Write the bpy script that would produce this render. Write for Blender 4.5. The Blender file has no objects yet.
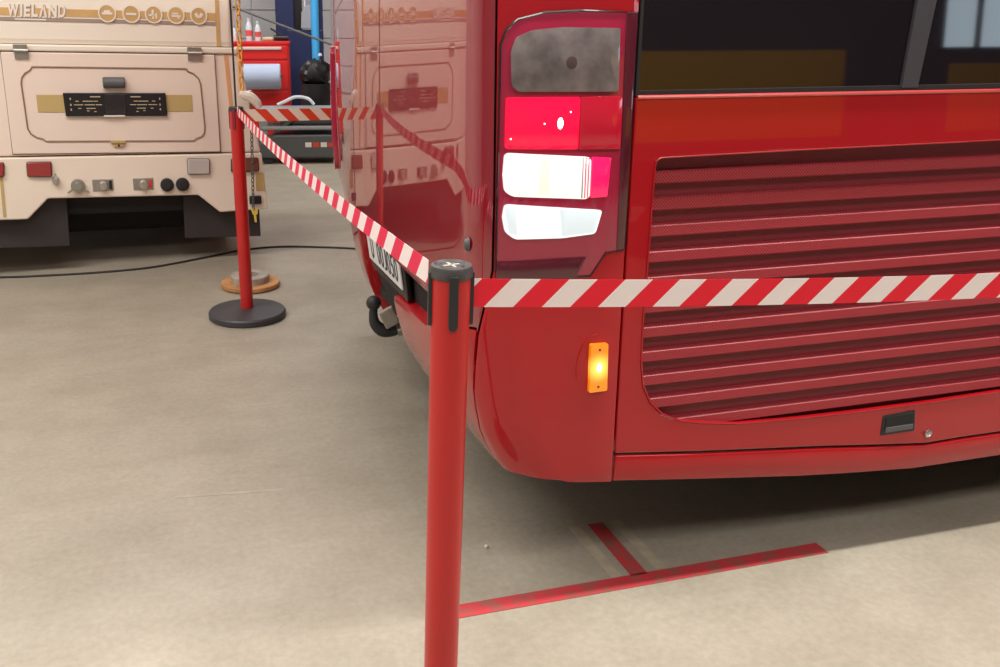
import bpy, bmesh, math, random
import numpy as np
from mathutils import Vector, Matrix
random.seed(7)
R = math.radians
scene = bpy.context.scene
C = scene.collection

# ------------------------------------------------------------------ camera
cam = bpy.data.cameras.new('camera'); cam_o = bpy.data.objects.new('camera', cam); C.objects.link(cam_o)
cam_o.location = (0, 0, 1.278); cam_o.rotation_euler = (R(90 - 19.6), 0, 0)
cam.sensor_fit = 'HORIZONTAL'; cam.sensor_width = 36; cam.lens = 36 * 0.865; cam.shift_x = 0.115
cam.clip_start = 0.05; cam.clip_end = 100
scene.camera = cam_o

# ------------------------------------------------------------------ world, lamps, exposure
scene.view_settings.view_transform = 'Standard'; scene.view_settings.look = 'None'
scene.view_settings.gamma = 1; scene.view_settings.use_curve_mapping = False
scene.view_settings.exposure = -0.02
world = bpy.data.worlds.new('world'); scene.world = world; world.use_nodes = True
world.node_tree.nodes['Background'].inputs[0].default_value = (0.85, 0.92, 1.0, 1)
world.node_tree.nodes['Background'].inputs[1].default_value = 0.6

HALL = Matrix.Translation((0.53264, 1.79556, 0)) @ Matrix.Rotation(R(15), 4, 'Z')   # bus / hall axes
CEIL = 5.4
# roof lamps: (x, y, length, width, watts, colour)  in hall axes
LAMPS = [(2.4, -0.20, 6.4, 0.25, 400, (1.0, 0.96, 0.90)),
         (0.0, -3.6, 9.5, 1.20, 310, (1.0, 0.96, 0.91)),
         (-3.9, 0.5, 4.2, 1.20, 270, (1.0, 0.96, 0.91)),
         (-1.5, 6.4, 8.0, 1.00, 400, (1.0, 0.97, 0.95))]
for (lx, ly, ll, lw, pw, lc) in LAMPS:
    d = bpy.data.lights.new('roof_lamp_light', 'AREA'); d.shape = 'RECTANGLE'; d.size = ll; d.size_y = lw
    d.energy = pw; d.color = lc
    o = bpy.data.objects.new('roof_lamp_light', d); C.objects.link(o)
    o.matrix_world = HALL @ Matrix.Translation((lx, ly, CEIL - 0.16))

# ------------------------------------------------------------------ helpers
def nt(name):
    m = bpy.data.materials.new(name); m.use_nodes = True
    n = m.node_tree; return m, n, n.nodes['Principled BSDF']
def mat(name, col, rough=0.5, metal=0.0, coat=0.0, coat_rough=0.03, spec=0.5, emit=None, es=0.0, var=0.0, vscale=8.0, bump=0.0, bscale=200.0, coat_ior=1.5, trans=0.0):
    m, n, b = nt(name)
    b.inputs['Base Color'].default_value = (*col, 1); b.inputs['Roughness'].default_value = rough
    b.inputs['Metallic'].default_value = metal; b.inputs['Coat Weight'].default_value = coat
    b.inputs['Coat Roughness'].default_value = coat_rough; b.inputs['Coat IOR'].default_value = coat_ior
    b.inputs['Specular IOR Level'].default_value = spec; b.inputs['Transmission Weight'].default_value = trans
    if emit: b.inputs['Emission Color'].default_value = (*emit, 1); b.inputs['Emission Strength'].default_value = es
    if var or bump:
        tc = n.nodes.new('ShaderNodeTexCoord'); no = n.nodes.new('ShaderNodeTexNoise')
        no.inputs['Scale'].default_value = vscale; no.inputs['Detail'].default_value = 6
        n.links.new(tc.outputs['Object'], no.inputs['Vector'])
        if var:
            r = n.nodes.new('ShaderNodeValToRGB'); n.links.new(no.outputs['Fac'], r.inputs[0])
            r.color_ramp.elements[0].position = 0.3; r.color_ramp.elements[1].position = 0.7
            r.color_ramp.elements[0].color = (*[c * (1 - var) for c in col], 1)
            r.color_ramp.elements[1].color = (*[min(1, c * (1 + var)) for c in col], 1)
            n.links.new(r.outputs[0], b.inputs['Base Color'])
        if bump:
            n2 = n.nodes.new('ShaderNodeTexNoise'); n2.inputs['Scale'].default_value = bscale
            n.links.new(tc.outputs['Object'], n2.inputs['Vector'])
            bp = n.nodes.new('ShaderNodeBump'); bp.inputs['Strength'].default_value = bump; bp.inputs['Distance'].default_value = 0.002
            n.links.new(n2.outputs['Fac'], bp.inputs['Height']); n.links.new(bp.outputs[0], b.inputs['Normal'])
    return m

def link(o, parent=None):
    C.objects.link(o)
    if parent is not None: o.parent = parent
    return o
def mesh_obj(name, verts, faces, m, parent=None, smooth=False, bevel=0, solid=0):
    me = bpy.data.meshes.new(name); me.from_pydata([tuple(map(float, v)) for v in verts], [], faces); me.update()
    return fin(name, me, m, parent, smooth, bevel, solid)
def fin(name, me, m, parent, smooth=False, bevel=0, solid=0, seg=2):
    if m: me.materials.append(m)
    if smooth:
        for p in me.polygons: p.use_smooth = True
        try: me.set_sharp_from_angle(angle=R(35))
        except Exception: pass
    o = link(bpy.data.objects.new(name, me), parent)
    if solid:
        s = o.modifiers.new('solidify', 'SOLIDIFY'); s.thickness = solid; s.offset = -1
    if bevel:
        b = o.modifiers.new('bevel', 'BEVEL'); b.width = bevel; b.segments = seg; b.limit_method = 'ANGLE'; b.angle_limit = R(40)
    return o
def bm_obj(name, bm, m, parent=None, smooth=False, bevel=0, solid=0):
    bmesh.ops.recalc_face_normals(bm, faces=bm.faces[:])
    me = bpy.data.meshes.new(name); bm.to_mesh(me); bm.free()
    return fin(name, me, m, parent, smooth, bevel, solid)
def bm_box(bm, c, s, rot=None):
    r = bmesh.ops.create_cube(bm, size=1)
    for v in r['verts']:
        p = Vector((v.co.x * s[0], v.co.y * s[1], v.co.z * s[2]))
        if rot is not None: p = rot @ p
        v.co = p + Vector(c)
def box(name, c, s, m, parent=None, bevel=0.004, rot=None):
    bm = bmesh.new(); bm_box(bm, c, s, rot); return bm_obj(name, bm, m, parent, bevel=bevel)
def prism(name, poly, axis, a, b, m, parent=None, bevel=0, smooth=False):
    """poly = 2-D outline; axis 'y': (x,z) outline pushed from y=a to y=b; 'z': (x,y); 'x': (y,z)"""
    def pt(p, t): return {'y': (p[0], t, p[1]), 'z': (p[0], p[1], t), 'x': (t, p[0], p[1])}[axis]
    n = len(poly); vs = [pt(p, a) for p in poly] + [pt(p, b) for p in poly]
    fs = [tuple(range(n)), tuple(range(2 * n - 1, n - 1, -1))] + [(i, (i + 1) % n, n + (i + 1) % n, n + i) for i in range(n)]
    bm = bmesh.new(); bv = [bm.verts.new(v) for v in vs]
    for f in fs: bm.faces.new([bv[i] for i in f])
    return bm_obj(name, bm, m, parent, smooth, bevel)
def bm_tube(bm, pts, r, seg=8, closed=False, cap=True):
    pts = [Vector(p) for p in pts]; rings = []; n = len(pts); up = None
    for i, p in enumerate(pts):
        a = pts[(i - 1) % n] if (i > 0 or closed) else p; b = pts[(i + 1) % n] if (i < n - 1 or closed) else p
        t = (b - a).normalized()
        if up is None: up = Vector((0, 0, 1)) if abs(t.z) < 0.9 else Vector((1, 0, 0))
        x = t.cross(up).normalized(); up = x.cross(t).normalized()
        rr = r[i] if isinstance(r, (list, tuple)) else r
        rings.append([bm.verts.new(p + (x * math.cos(k * 2 * math.pi / seg) + up * math.sin(k * 2 * math.pi / seg)) * rr) for k in range(seg)])
    for i in range(n if closed else n - 1):
        A, B = rings[i], rings[(i + 1) % n]
        for k in range(seg): bm.faces.new((A[k], A[(k + 1) % seg], B[(k + 1) % seg], B[k]))
    if cap and not closed: bm.faces.new(rings[0][::-1]); bm.faces.new(rings[-1])
def tube(name, pts, r, m, parent=None, seg=8, closed=False):
    bm = bmesh.new(); bm_tube(bm, pts, r, seg, closed); return bm_obj(name, bm, m, parent, smooth=True)
def bm_lathe(bm, prof, seg=32, mtx=None):
    rings = []
    for (r, z) in prof:
        if r < 1e-6: rings.append([bm.verts.new((0, 0, z))])
        else: rings.append([bm.verts.new((r * math.cos(2 * math.pi * k / seg), r * math.sin(2 * math.pi * k / seg), z)) for k in range(seg)])
    vs = [v for rg in rings for v in rg]
    for A, B in zip(rings, rings[1:]):
        for k in range(seg):
            a, b = A[k % len(A)], A[(k + 1) % len(A)]; c, d = B[(k + 1) % len(B)], B[k % len(B)]
            f = []
            for q in (a, b, c, d):
                if q not in f: f.append(q)
            if len(f) > 2: bm.faces.new(f)
    if mtx is not None:
        for v in vs: v.co = mtx @ v.co
def lathe(name, prof, m, parent=None, seg=32, mtx=None):
    bm = bmesh.new(); bm_lathe(bm, prof, seg, mtx); return bm_obj(name, bm, m, parent, smooth=True)
def empty(name, loc=(0, 0, 0), mtx=None, parent=None):
    o = bpy.data.objects.new(name, None); link(o, parent); o.empty_display_size = 0.1
    if mtx is not None: o.matrix_world = mtx
    else: o.location = loc
    return o
def tag(o, label, cat=None, group=None, kind=None):
    o['label'] = label
    if cat: o['category'] = cat
    if group: o['group'] = group
    if kind: o['kind'] = kind
    return o
def text_mesh(name, body, size, m, parent, mtx, extrude=0.0015, shear=0.0, space=1.0, fit=None, align='LEFT', offset=0.0):
    cu = bpy.data.curves.new(name + '_curve', 'FONT'); cu.body = body; cu.size = size; cu.extrude = extrude; cu.shear = shear; cu.space_character = space; cu.offset = offset
    cu.align_x = align
    t = bpy.data.objects.new(name + '_tmp', cu); C.objects.link(t)
    dg = bpy.context.evaluated_depsgraph_get(); dg.update()
    me = bpy.data.meshes.new_from_object(t.evaluated_get(dg)); C.objects.unlink(t); bpy.data.objects.remove(t)
    if fit:
        xs = [v.co.x for v in me.vertices]; ys = [v.co.y for v in me.vertices]
        for v in me.vertices:
            v.co.x = (v.co.x - min(xs)) / (max(xs) - min(xs)) * fit[0]; v.co.y = (v.co.y - min(ys)) / (max(ys) - min(ys)) * fit[1]
    me.transform(mtx); me.update(); me.name = name
    me.materials.clear(); me.materials.append(m)
    return link(bpy.data.objects.new(name, me), parent)
def rounded(x0, x1, z0, z1, r, n=5):
    out = []
    for (cx, cz, a0) in ((x1 - r, z1 - r, 0), (x0 + r, z1 - r, 90), (x0 + r, z0 + r, 180), (x1 - r, z0 + r, 270)):
        for k in range(n + 1):
            a = R(a0 + 90 * k / n); out.append((cx + r * math.cos(a), cz + r * math.sin(a)))
    return out
def round_poly(poly, r, n=4):
    """round every corner of an outline with radius r (or list of radii)"""
    out = []; N = len(poly)
    for i, p in enumerate(poly):
        rr = r[i] if isinstance(r, (list, tuple)) else r
        p = Vector(p); a = Vector(poly[i - 1]); b = Vector(poly[(i + 1) % N])
        da, db = (a - p), (b - p); la, lb = da.length, db.length
        k = min(rr, la * 0.49, lb * 0.49)
        if k < 1e-5: out.append(tuple(p)); continue
        A = p + da / la * k; B = p + db / lb * k
        for t in range(n + 1):
            f = t / n; q = A * (1 - f) ** 2 + p * 2 * f * (1 - f) + B * f * f; out.append((q.x, q.y))
    return out

def smooth_path(p, n=6):
    out = []
    for i in range(len(p) - 1):
        a, b, c, d = [Vector(p[min(max(j, 0), len(p) - 1)]) for j in (i - 1, i, i + 1, i + 2)]
        for k in range(n):
            t = k / n; out.append(0.5 * ((2 * b) + (c - a) * t + (2 * a - 5 * b + 4 * c - d) * t * t + (3 * b - a - 3 * c + d) * t ** 3))
    return out + [Vector(p[-1])]

# ------------------------------------------------------------------ materials
def floor_material():
    m, n, b = nt('concrete_floor'); L = n.links.new
    tc = n.nodes.new('ShaderNodeTexCoord')
    def noise(scale, detail=5, rough=0.6, stretch=None):
        x = n.nodes.new('ShaderNodeTexNoise'); x.inputs['Scale'].default_value = scale; x.inputs['Detail'].default_value = detail; x.inputs['Roughness'].default_value = rough
        if stretch:
            mp = n.nodes.new('ShaderNodeMapping'); mp.inputs['Scale'].default_value = stretch[0]; mp.inputs['Rotation'].default_value = (0, 0, R(stretch[1]))
            L(tc.outputs['Object'], mp.inputs['Vector']); L(mp.outputs[0], x.inputs['Vector'])
        else: L(tc.outputs['Object'], x.inputs['Vector'])
        return x
    def ramp(src, stops):
        r = n.nodes.new('ShaderNodeValToRGB'); L(src.outputs['Fac'], r.inputs[0])
        r.color_ramp.elements[0].position, r.color_ramp.elements[0].color = stops[0][0], (*stops[0][1], 1)
        r.color_ramp.elements[1].position, r.color_ramp.elements[1].color = stops[1][0], (*stops[1][1], 1)
        return r
    def mix(a, c, fac, mode='MIX'):
        x = n.nodes.new('ShaderNodeMix'); x.data_type = 'RGBA'; x.blend_type = mode
        if isinstance(fac, float): x.inputs[0].default_value = fac
        else: L(fac, x.inputs[0])
        L(a, x.inputs[6])
        if isinstance(c, tuple): x.inputs[7].default_value = (*c, 1)
        else: L(c, x.inputs[7])
        return x.outputs[2]
    base = ramp(noise(2.2, 9, 0.68), [(0.30, (0.295, 0.262, 0.205)), (0.72, (0.395, 0.356, 0.288))]).outputs[0]
    spk = ramp(noise(55, 4), [(0.35, (0.90, 0.90, 0.90)), (0.7, (1.05, 1.05, 1.05))]).outputs[0]
    c = mix(base, spk, 1.0, 'MULTIPLY')
    streak = ramp(noise(2.2, 7, 0.65, ((0.6, 2.2, 1), -15)), [(0.45, (1, 1, 1)), (0.75, (0.88, 0.86, 0.83))]).outputs[0]
    c = mix(c, streak, 1.0, 'MULTIPLY')
    sc = n.nodes.new('ShaderNodeTexNoise'); mp = n.nodes.new('ShaderNodeMapping'); mp.inputs['Scale'].default_value = (0.6, 9, 1); mp.inputs['Rotation'].default_value = (0, 0, R(34))
    L(tc.outputs['Object'], mp.inputs[0]); L(mp.outputs[0], sc.inputs['Vector']); sc.inputs['Scale'].default_value = 2.6; sc.inputs['Detail'].default_value = 3
    scr = ramp(sc, [(0.70, (0, 0, 0)), (0.78, (0.35, 0.35, 0.35))]).outputs[0]
    c = mix(c, (0.60, 0.56, 0.48), scr)
    st = ramp(noise(6.5, 3), [(0.70, (0, 0, 0)), (0.80, (0.30, 0.30, 0.30))]).outputs[0]
    c = mix(c, (0.26, 0.19, 0.11), st)
    L(c, b.inputs['Base Color'])
    rr = n.nodes.new('ShaderNodeMapRange'); L(noise(4, 4).outputs['Fac'], rr.inputs[0]); rr.inputs[3].default_value = 0.38; rr.inputs[4].default_value = 0.62
    L(rr.outputs[0], b.inputs['Roughness'])
    bp = n.nodes.new('ShaderNodeBump'); bp.inputs['Strength'].default_value = 0.12; bp.inputs['Distance'].default_value = 0.003
    L(noise(90, 5).outputs['Fac'], bp.inputs['Height']); L(bp.outputs[0], b.inputs['Normal'])
    return m
def worn_paint(name, col, under, scale=26, lo=0.36, hi=0.55):
    m, n, b = nt(name); tc = n.nodes.new('ShaderNodeTexCoord'); no = n.nodes.new('ShaderNodeTexNoise'); no.inputs['Scale'].default_value = scale; no.inputs['Detail'].default_value = 8
    r = n.nodes.new('ShaderNodeValToRGB'); r.color_ramp.elements[0].position = lo; r.color_ramp.elements[1].position = hi
    r.color_ramp.elements[0].color = (*under, 1); r.color_ramp.elements[1].color = (*col, 1)
    n.links.new(tc.outputs['Object'], no.inputs[0]); n.links.new(no.outputs['Fac'], r.inputs[0]); n.links.new(r.outputs[0], b.inputs['Base Color'])
    b.inputs['Roughness'].default_value = 0.6; return m
def perforated(name, col, hole, cell):
    """fine punched-sheet pattern in the sheet's own x / z"""
    m, n, b = nt(name); L = n.links.new; tc = n.nodes.new('ShaderNodeTexCoord'); mp = n.nodes.new('ShaderNodeMapping')
    mp.inputs['Rotation'].default_value = (0, R(45), 0); mp.inputs['Scale'].default_value = (1 / cell, 0, 1 / cell)
    L(tc.outputs['Object'], mp.inputs[0])
    v = n.nodes.new('ShaderNodeTexVoronoi'); v.inputs['Scale'].default_value = 1; v.inputs['Randomness'].default_value = 0.0; L(mp.outputs[0], v.inputs['Vector'])
    r = n.nodes.new('ShaderNodeValToRGB'); r.color_ramp.elements[0].position = 0.28; r.color_ramp.elements[1].position = 0.42
    r.color_ramp.elements[0].color = (*hole, 1); r.color_ramp.elements[1].color = (*col, 1)
    L(v.outputs['Distance'], r.inputs[0]); L(r.outputs[0], b.inputs['Base Color'])
    b.inputs['Roughness'].default_value = 0.45; return m
def stripes(name, slant, period, phase=0.0, red=(0.84, 0.008, 0.030), white=(0.92, 0.82, 0.80)):
    m, n, b = nt(name); L = n.links.new; uv = n.nodes.new('ShaderNodeUVMap'); uv.uv_map = 'UVMap'; sx = n.nodes.new('ShaderNodeSeparateXYZ'); L(uv.outputs[0], sx.inputs[0])
    a = n.nodes.new('ShaderNodeMath'); a.operation = 'MULTIPLY'; a.inputs[1].default_value = slant; L(sx.outputs[1], a.inputs[0])
    s = n.nodes.new('ShaderNodeMath'); s.operation = 'ADD'; L(sx.outputs[0], s.inputs[0]); L(a.outputs[0], s.inputs[1])
    d = n.nodes.new('ShaderNodeMath'); d.operation = 'DIVIDE'; d.inputs[1].default_value = period; L(s.outputs[0], d.inputs[0])
    e = n.nodes.new('ShaderNodeMath'); e.operation = 'ADD'; e.inputs[1].default_value = phase; L(d.outputs[0], e.inputs[0])
    f = n.nodes.new('ShaderNodeMath'); f.operation = 'FRACT'; L(e.outputs[0], f.inputs[0])
    g = n.nodes.new('ShaderNodeMath'); g.operation = 'GREATER_THAN'; g.inputs[1].default_value = 0.5; L(f.outputs[0], g.inputs[0])
    x = n.nodes.new('ShaderNodeMix'); x.data_type = 'RGBA'; x.inputs[6].default_value = (*red, 1); x.inputs[7].default_value = (*white, 1); L(g.outputs[0], x.inputs[0])
    L(x.outputs[2], b.inputs['Base Color']); b.inputs['Roughness'].default_value = 0.55; return m

M = dict(
    floor=floor_material(),
    red=mat('bus_red_paint', (0.40, 0.0035, 0.009), 0.40, spec=0.25, coat=1.0, coat_rough=0.02, coat_ior=1.45, var=0.05, vscale=3),
    rear=mat('bus_rear_gloss', (0.26, 0.004, 0.016), 0.35, spec=0.2, coat=1.0, coat_rough=0.008, coat_ior=2.2),
    ledge=mat('bus_red_ledge_highlight', (0.62, 0.03, 0.03), 0.3, coat=1.0, coat_rough=0.28, coat_ior=2.0),
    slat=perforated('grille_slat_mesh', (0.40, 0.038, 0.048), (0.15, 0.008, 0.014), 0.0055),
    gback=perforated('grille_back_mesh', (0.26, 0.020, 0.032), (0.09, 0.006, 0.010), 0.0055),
    dark=mat('dark_underbody', (0.012, 0.011, 0.011), 0.8),
    glass=mat('tinted_glass', (0.010, 0.007, 0.010), 0.03, spec=0.6),
    rubber=mat('black_rubber', (0.018, 0.018, 0.020), 0.55, bump=0.2, bscale=120),
    pillar=mat('grey_pillar', (0.050, 0.046, 0.056), 0.45),
    housing=mat('lamp_housing_red', (0.36, 0.012, 0.050), 0.25, coat=1.0),
    black_gloss=mat('black_gloss', (0.015, 0.012, 0.014), 0.2, coat=1.0),
    lens_grey=mat('lens_smoke', (0.165, 0.14, 0.14), 0.22, coat=1.0, var=0.35, vscale=22),
    lens_dark=mat('lens_dark_spot', (0.085, 0.055, 0.055), 0.3, coat=0.5),
    lamp_edge=mat('lamp_edge_dark_red', (0.085, 0.006, 0.016), 0.2, coat=1.0),
    lens_red=mat('lens_red_lit', (0.75, 0.004, 0.04), 0.15, coat=1.0, emit=(1.0, 0.0, 0.05), es=0.75),
    lens_red_dim=mat('lens_red_dim', (0.50, 0.008, 0.03), 0.15, coat=1.0, emit=(1.0, 0.0, 0.04), es=0.10),
    lens_pink=mat('lens_pink_lit', (0.8, 0.01, 0.12), 0.15, coat=1.0, emit=(1.0, 0.005, 0.12), es=0.65),
    lens_white=mat('lens_white_lit', (0.45, 0.45, 0.43), 0.15, coat=1.0, emit=(1.0, 0.98, 0.92), es=0.85),
    lens_white2=mat('lens_white_lit_cool', (0.42, 0.45, 0.45), 0.15, coat=1.0, emit=(0.93, 0.99, 1.0), es=0.82),
    lens_cool=mat('lens_cool_zone', (0.35, 0.40, 0.41), 0.2, coat=1.0, emit=(0.86, 0.97, 1.0), es=0.68),
    lens_warm=mat('lens_warm_zone', (0.42, 0.42, 0.36), 0.2, coat=1.0, emit=(0.98, 1.0, 0.82), es=0.78),
    bulb=mat('bulb_glow', (1, 0.8, 0.7), 0.2, emit=(1.0, 0.80, 0.66), es=3.0),
    amber=mat('amber_lens', (0.85, 0.28, 0.01), 0.15, coat=1.0, emit=(1.0, 0.30, 0.0), es=0.7),
    amber_hot=mat('amber_glow', (1, 0.8, 0.3), 0.2, emit=(1.0, 0.78, 0.30), es=3.2),
    chrome=mat('steel', (0.60, 0.58, 0.55), 0.30, metal=1.0),
    plate=mat('plate_white', (0.75, 0.76, 0.78), 0.35),
    plate_blue=mat('plate_blue', (0.02, 0.06, 0.42), 0.35),
    ink=mat('plate_ink', (0.02, 0.02, 0.03), 0.5),
    stan_red=mat('stanchion_red_paint', (0.50, 0.010, 0.010), 0.40, coat=0.2, coat_rough=0.2, var=0.04, vscale=5),
    stan_black=mat('stanchion_black_plastic', (0.022, 0.022, 0.024), 0.42),
    cap=mat('stanchion_cap', (0.060, 0.055, 0.056), 0.45, var=0.3, vscale=60),
    mark=mat('cap_mark_pale', (0.62, 0.58, 0.48), 0.5),
    base=mat('stanchion_base_rubber', (0.040, 0.040, 0.045), 0.48, bump=0.15),
    maroon=mat('cassette_maroon', (0.22, 0.010, 0.020), 0.45),
    cream=mat('cream_gelcoat', (0.84, 0.73, 0.615), 0.38, coat=0.4, var=0.025, vscale=2.0),
    cream2=mat('cream_hatch', (0.82, 0.69, 0.595), 0.40, coat=0.3, var=0.02, vscale=2.0),
    cream3=mat('cream_upper', (0.84, 0.765, 0.66), 0.40, coat=0.3, var=0.02, vscale=2.0),
    seam=mat('dark_seam', (0.14, 0.085, 0.06), 0.7),
    trim=mat('brown_beading', (0.28, 0.175, 0.12), 0.4),
    gold=mat('gold_band', (0.60, 0.38, 0.15), 0.5, var=0.08, vscale=10),
    gold2=mat('gold_bar', (0.52, 0.38, 0.16), 0.45),
    taupe=mat('taupe_line', (0.36, 0.28, 0.23), 0.5),
    decal=mat('decal_white', (0.82, 0.76, 0.68), 0.5),
    orange=mat('pale_orange_stripe', (0.72, 0.36, 0.16), 0.5),
    grey_plastic=mat('grey_plastic', (0.10, 0.10, 0.105), 0.5),
    lamp_red=mat('rear_lamp_red', (0.30, 0.008, 0.010), 0.2, coat=1.0),
    lamp_brown=mat('side_reflector_brown', (0.20, 0.045, 0.025), 0.3, coat=0.5),
    lamp_clear=mat('reversing_lamp_clear', (0.50, 0.46, 0.44), 0.2, coat=1.0),
    zinc=mat('zinc_plate', (0.42, 0.40, 0.36), 0.35, metal=0.8),
    flap=mat('mud_flap_rubber', (0.030, 0.025, 0.024), 0.7, var=0.15, vscale=5),
    rust=mat('rusty_iron', (0.46, 0.225, 0.085), 0.75, var=0.25, vscale=18),
    iron=mat('worn_iron', (0.36, 0.32, 0.27), 0.55, var=0.2, vscale=25),
    cable=mat('black_cable', (0.020, 0.018, 0.018), 0.6),
    mark_red=worn_paint('floor_paint_red', (0.46, 0.035, 0.045), (0.27, 0.075, 0.06)),
    mark_pale=worn_paint('floor_tape_trace', (0.40, 0.345, 0.255), (0.35, 0.30, 0.22)),
    scratch=worn_paint('floor_scratch_pale', (0.43, 0.395, 0.325), (0.345, 0.31, 0.245), 14, .40, .66),
    mark_dark=worn_paint('floor_dark_trace', (0.22, 0.16, 0.12), (0.31, 0.26, 0.19)),
    tool_red=mat('tool_cabinet_red', (0.66, 0.010, 0.010), 0.35, coat=0.5),
    alu=mat('aluminium_grip', (0.75, 0.68, 0.64), 0.35, metal=0.3),
    paper=mat('blue_paper', (0.42, 0.50, 0.66), 0.85),
    paper_end=mat('blue_paper_end', (0.62, 0.68, 0.80), 0.85),
    navy=mat('navy_column', (0.007, 0.018, 0.080), 0.45),
    sky_pipe=mat('light_blue_pipe', (0.06, 0.42, 0.86), 0.4),
    lgrey=mat('light_grey_box', (0.30, 0.33, 0.37), 0.5),
    dgrey=mat('dark_grey_steel', (0.085, 0.095, 0.10), 0.42),
    mgrey=mat('mid_grey_steel', (0.30, 0.33, 0.34), 0.4),
    black=mat('black_plastic', (0.012, 0.012, 0.014), 0.35),
    clear=mat('bottle_plastic', (0.62, 0.66, 0.72), 0.25, coat=0.5),
    blabel=mat('bottle_label', (0.70, 0.10, 0.09), 0.5),
    bcap=mat('bottle_cap_green', (0.50, 0.72, 0.62), 0.4),
    tan=mat('tan_rag', (0.55, 0.45, 0.30), 0.9),
    chain_y=mat('orange_chain', (0.80, 0.40, 0.06), 0.45),
    yellow=mat('yellow_tag', (0.80, 0.58, 0.10), 0.45),
    tile=mat('grey_wall_tile', (0.46, 0.46, 0.48), 0.5, var=0.05, vscale=3),
    wall=mat('hall_wall', (0.52, 0.50, 0.47), 0.8, var=0.05, vscale=0.8),
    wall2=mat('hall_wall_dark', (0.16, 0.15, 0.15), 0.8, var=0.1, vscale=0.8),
    ceil=mat('hall_ceiling', (0.55, 0.54, 0.52), 0.85, var=0.05, vscale=0.8),
    yboard=mat('yellow_board', (0.80, 0.42, 0.02), 0.5),
    wmark=mat('warning_white', (0.75, 0.70, 0.66), 0.5), wred=mat('warning_red', (0.6, 0.06, 0.03), 0.5),
    daylight=mat('daylit_pane', (0.3, 0.4, 0.5), 0.3, emit=(0.72, 0.88, 1.0), es=5.0),
    housing_w=mat('lamp_case_white', (0.7, 0.7, 0.7), 0.5),
)
def glow(m, centre, r0, r1, hot, hs, cool, cs):
    n = m.node_tree; b = n.nodes['Principled BSDF']; L = n.links.new
    tc = n.nodes.new('ShaderNodeTexCoord'); d = n.nodes.new('ShaderNodeVectorMath'); d.operation = 'DISTANCE'; d.inputs[1].default_value = centre; L(tc.outputs['Object'], d.inputs[0])
    mr = n.nodes.new('ShaderNodeMapRange'); mr.interpolation_type = 'SMOOTHSTEP'; mr.inputs[1].default_value = r0; mr.inputs[2].default_value = r1; mr.inputs[3].default_value = 1; mr.inputs[4].default_value = 0; L(d.outputs['Value'], mr.inputs[0])
    x = n.nodes.new('ShaderNodeMix'); x.data_type = 'RGBA'; x.inputs[6].default_value = (*[c * cs for c in cool], 1); x.inputs[7].default_value = (*[c * hs for c in hot], 1); L(mr.outputs[0], x.inputs[0])
    L(x.outputs[2], b.inputs['Emission Color']); b.inputs['Emission Strength'].default_value = 1.0
GLOW = glow
M['tape_front'] = stripes('barrier_tape_print', -0.95, 0.0925, 0.305)
M['tape_diag'] = stripes('barrier_tape_print_long', -0.9, 0.098, red=(0.80, 0.012, 0.075), white=(0.92, 0.80, 0.80))
M['tape_back'] = stripes('barrier_tape_print_back', 1.0, 0.100, red=(0.74, 0.06, 0.02), white=(0.85, 0.76, 0.64))

# ------------------------------------------------------------------ hall
def hall_box(name, c, s, m, kind='structure', bevel=0):
    o = box(name, c, s, m, None, bevel); o.matrix_world = HALL
    if kind: o['kind'] = kind
    return o
XL, XR, YF, YB = -6.5, 10.5, -7.2, 9.9
fl = mesh_obj('floor', [(XL, YF, 0), (XR, YF, 0), (XR, YB, 0), (XL, YB, 0), (XL, YF, -.1), (XR, YF, -.1), (XR, YB, -.1), (XL, YB, -.1)],
              [(0, 1, 2, 3), (7, 6, 5, 4), (0, 4, 5, 1), (1, 5, 6, 2), (2, 6, 7, 3), (3, 7, 4, 0)], M['floor'])
fl.matrix_world = HALL; fl['kind'] = 'structure'; fl['label'] = 'beige scuffed concrete workshop floor'
w_back = hall_box('wall_back', ((XL + XR) / 2, YB + .1, CEIL / 2), (XR - XL + .4, .2, CEIL), M['wall'])
w_left = hall_box('wall_left', (XL - .1, (YF + YB) / 2, CEIL / 2), (.2, YB - YF, CEIL), M['wall'])
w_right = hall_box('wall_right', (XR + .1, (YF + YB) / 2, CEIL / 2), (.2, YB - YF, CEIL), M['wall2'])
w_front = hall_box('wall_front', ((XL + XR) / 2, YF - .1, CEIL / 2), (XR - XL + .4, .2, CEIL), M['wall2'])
ceil = hall_box('ceiling', ((XL + XR) / 2, (YF + YB) / 2, CEIL + .1), (XR - XL + .4, YB - YF + .4, .2), M['ceil'])
# daylit window strip in the wall behind the camera
for i, (x0, x1) in enumerate([(8.35, 8.78), (8.90, 9.40), (9.50, 10.1)]):
    f = box(f'window_{i + 1}', ((x0 + x1) / 2, YF + .02, 2.42), (x1 - x0 + .1, .06, .86), M['black'], None, .01); f.matrix_world = HALL; f['kind'] = 'structure'
    box('pane', ((x0 + x1) / 2, YF + .055, 2.42), (x1 - x0, .02, .76), M['daylight'], f, 0)
# roof lamp cases
for (lx, ly, ll, lw, pw, lc) in LAMPS:
    e = box('roof_lamp', (0, 0, .075), (ll + .1, lw + .1, .15), M['housing_w'], None, .02)
    e.matrix_world = HALL @ Matrix.Translation((lx, ly, CEIL - .15))
    tag(e, 'white ceiling lamp case above the ' + {-.2: 'grille side of the red bus', -3.6: 'open floor beside the yellow boards', 0.5: 'open floor before the cream camper', 6.4: 'red tool cabinet'}[ly], 'ceiling lamp', 'ceiling lamps of the hall')
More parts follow.
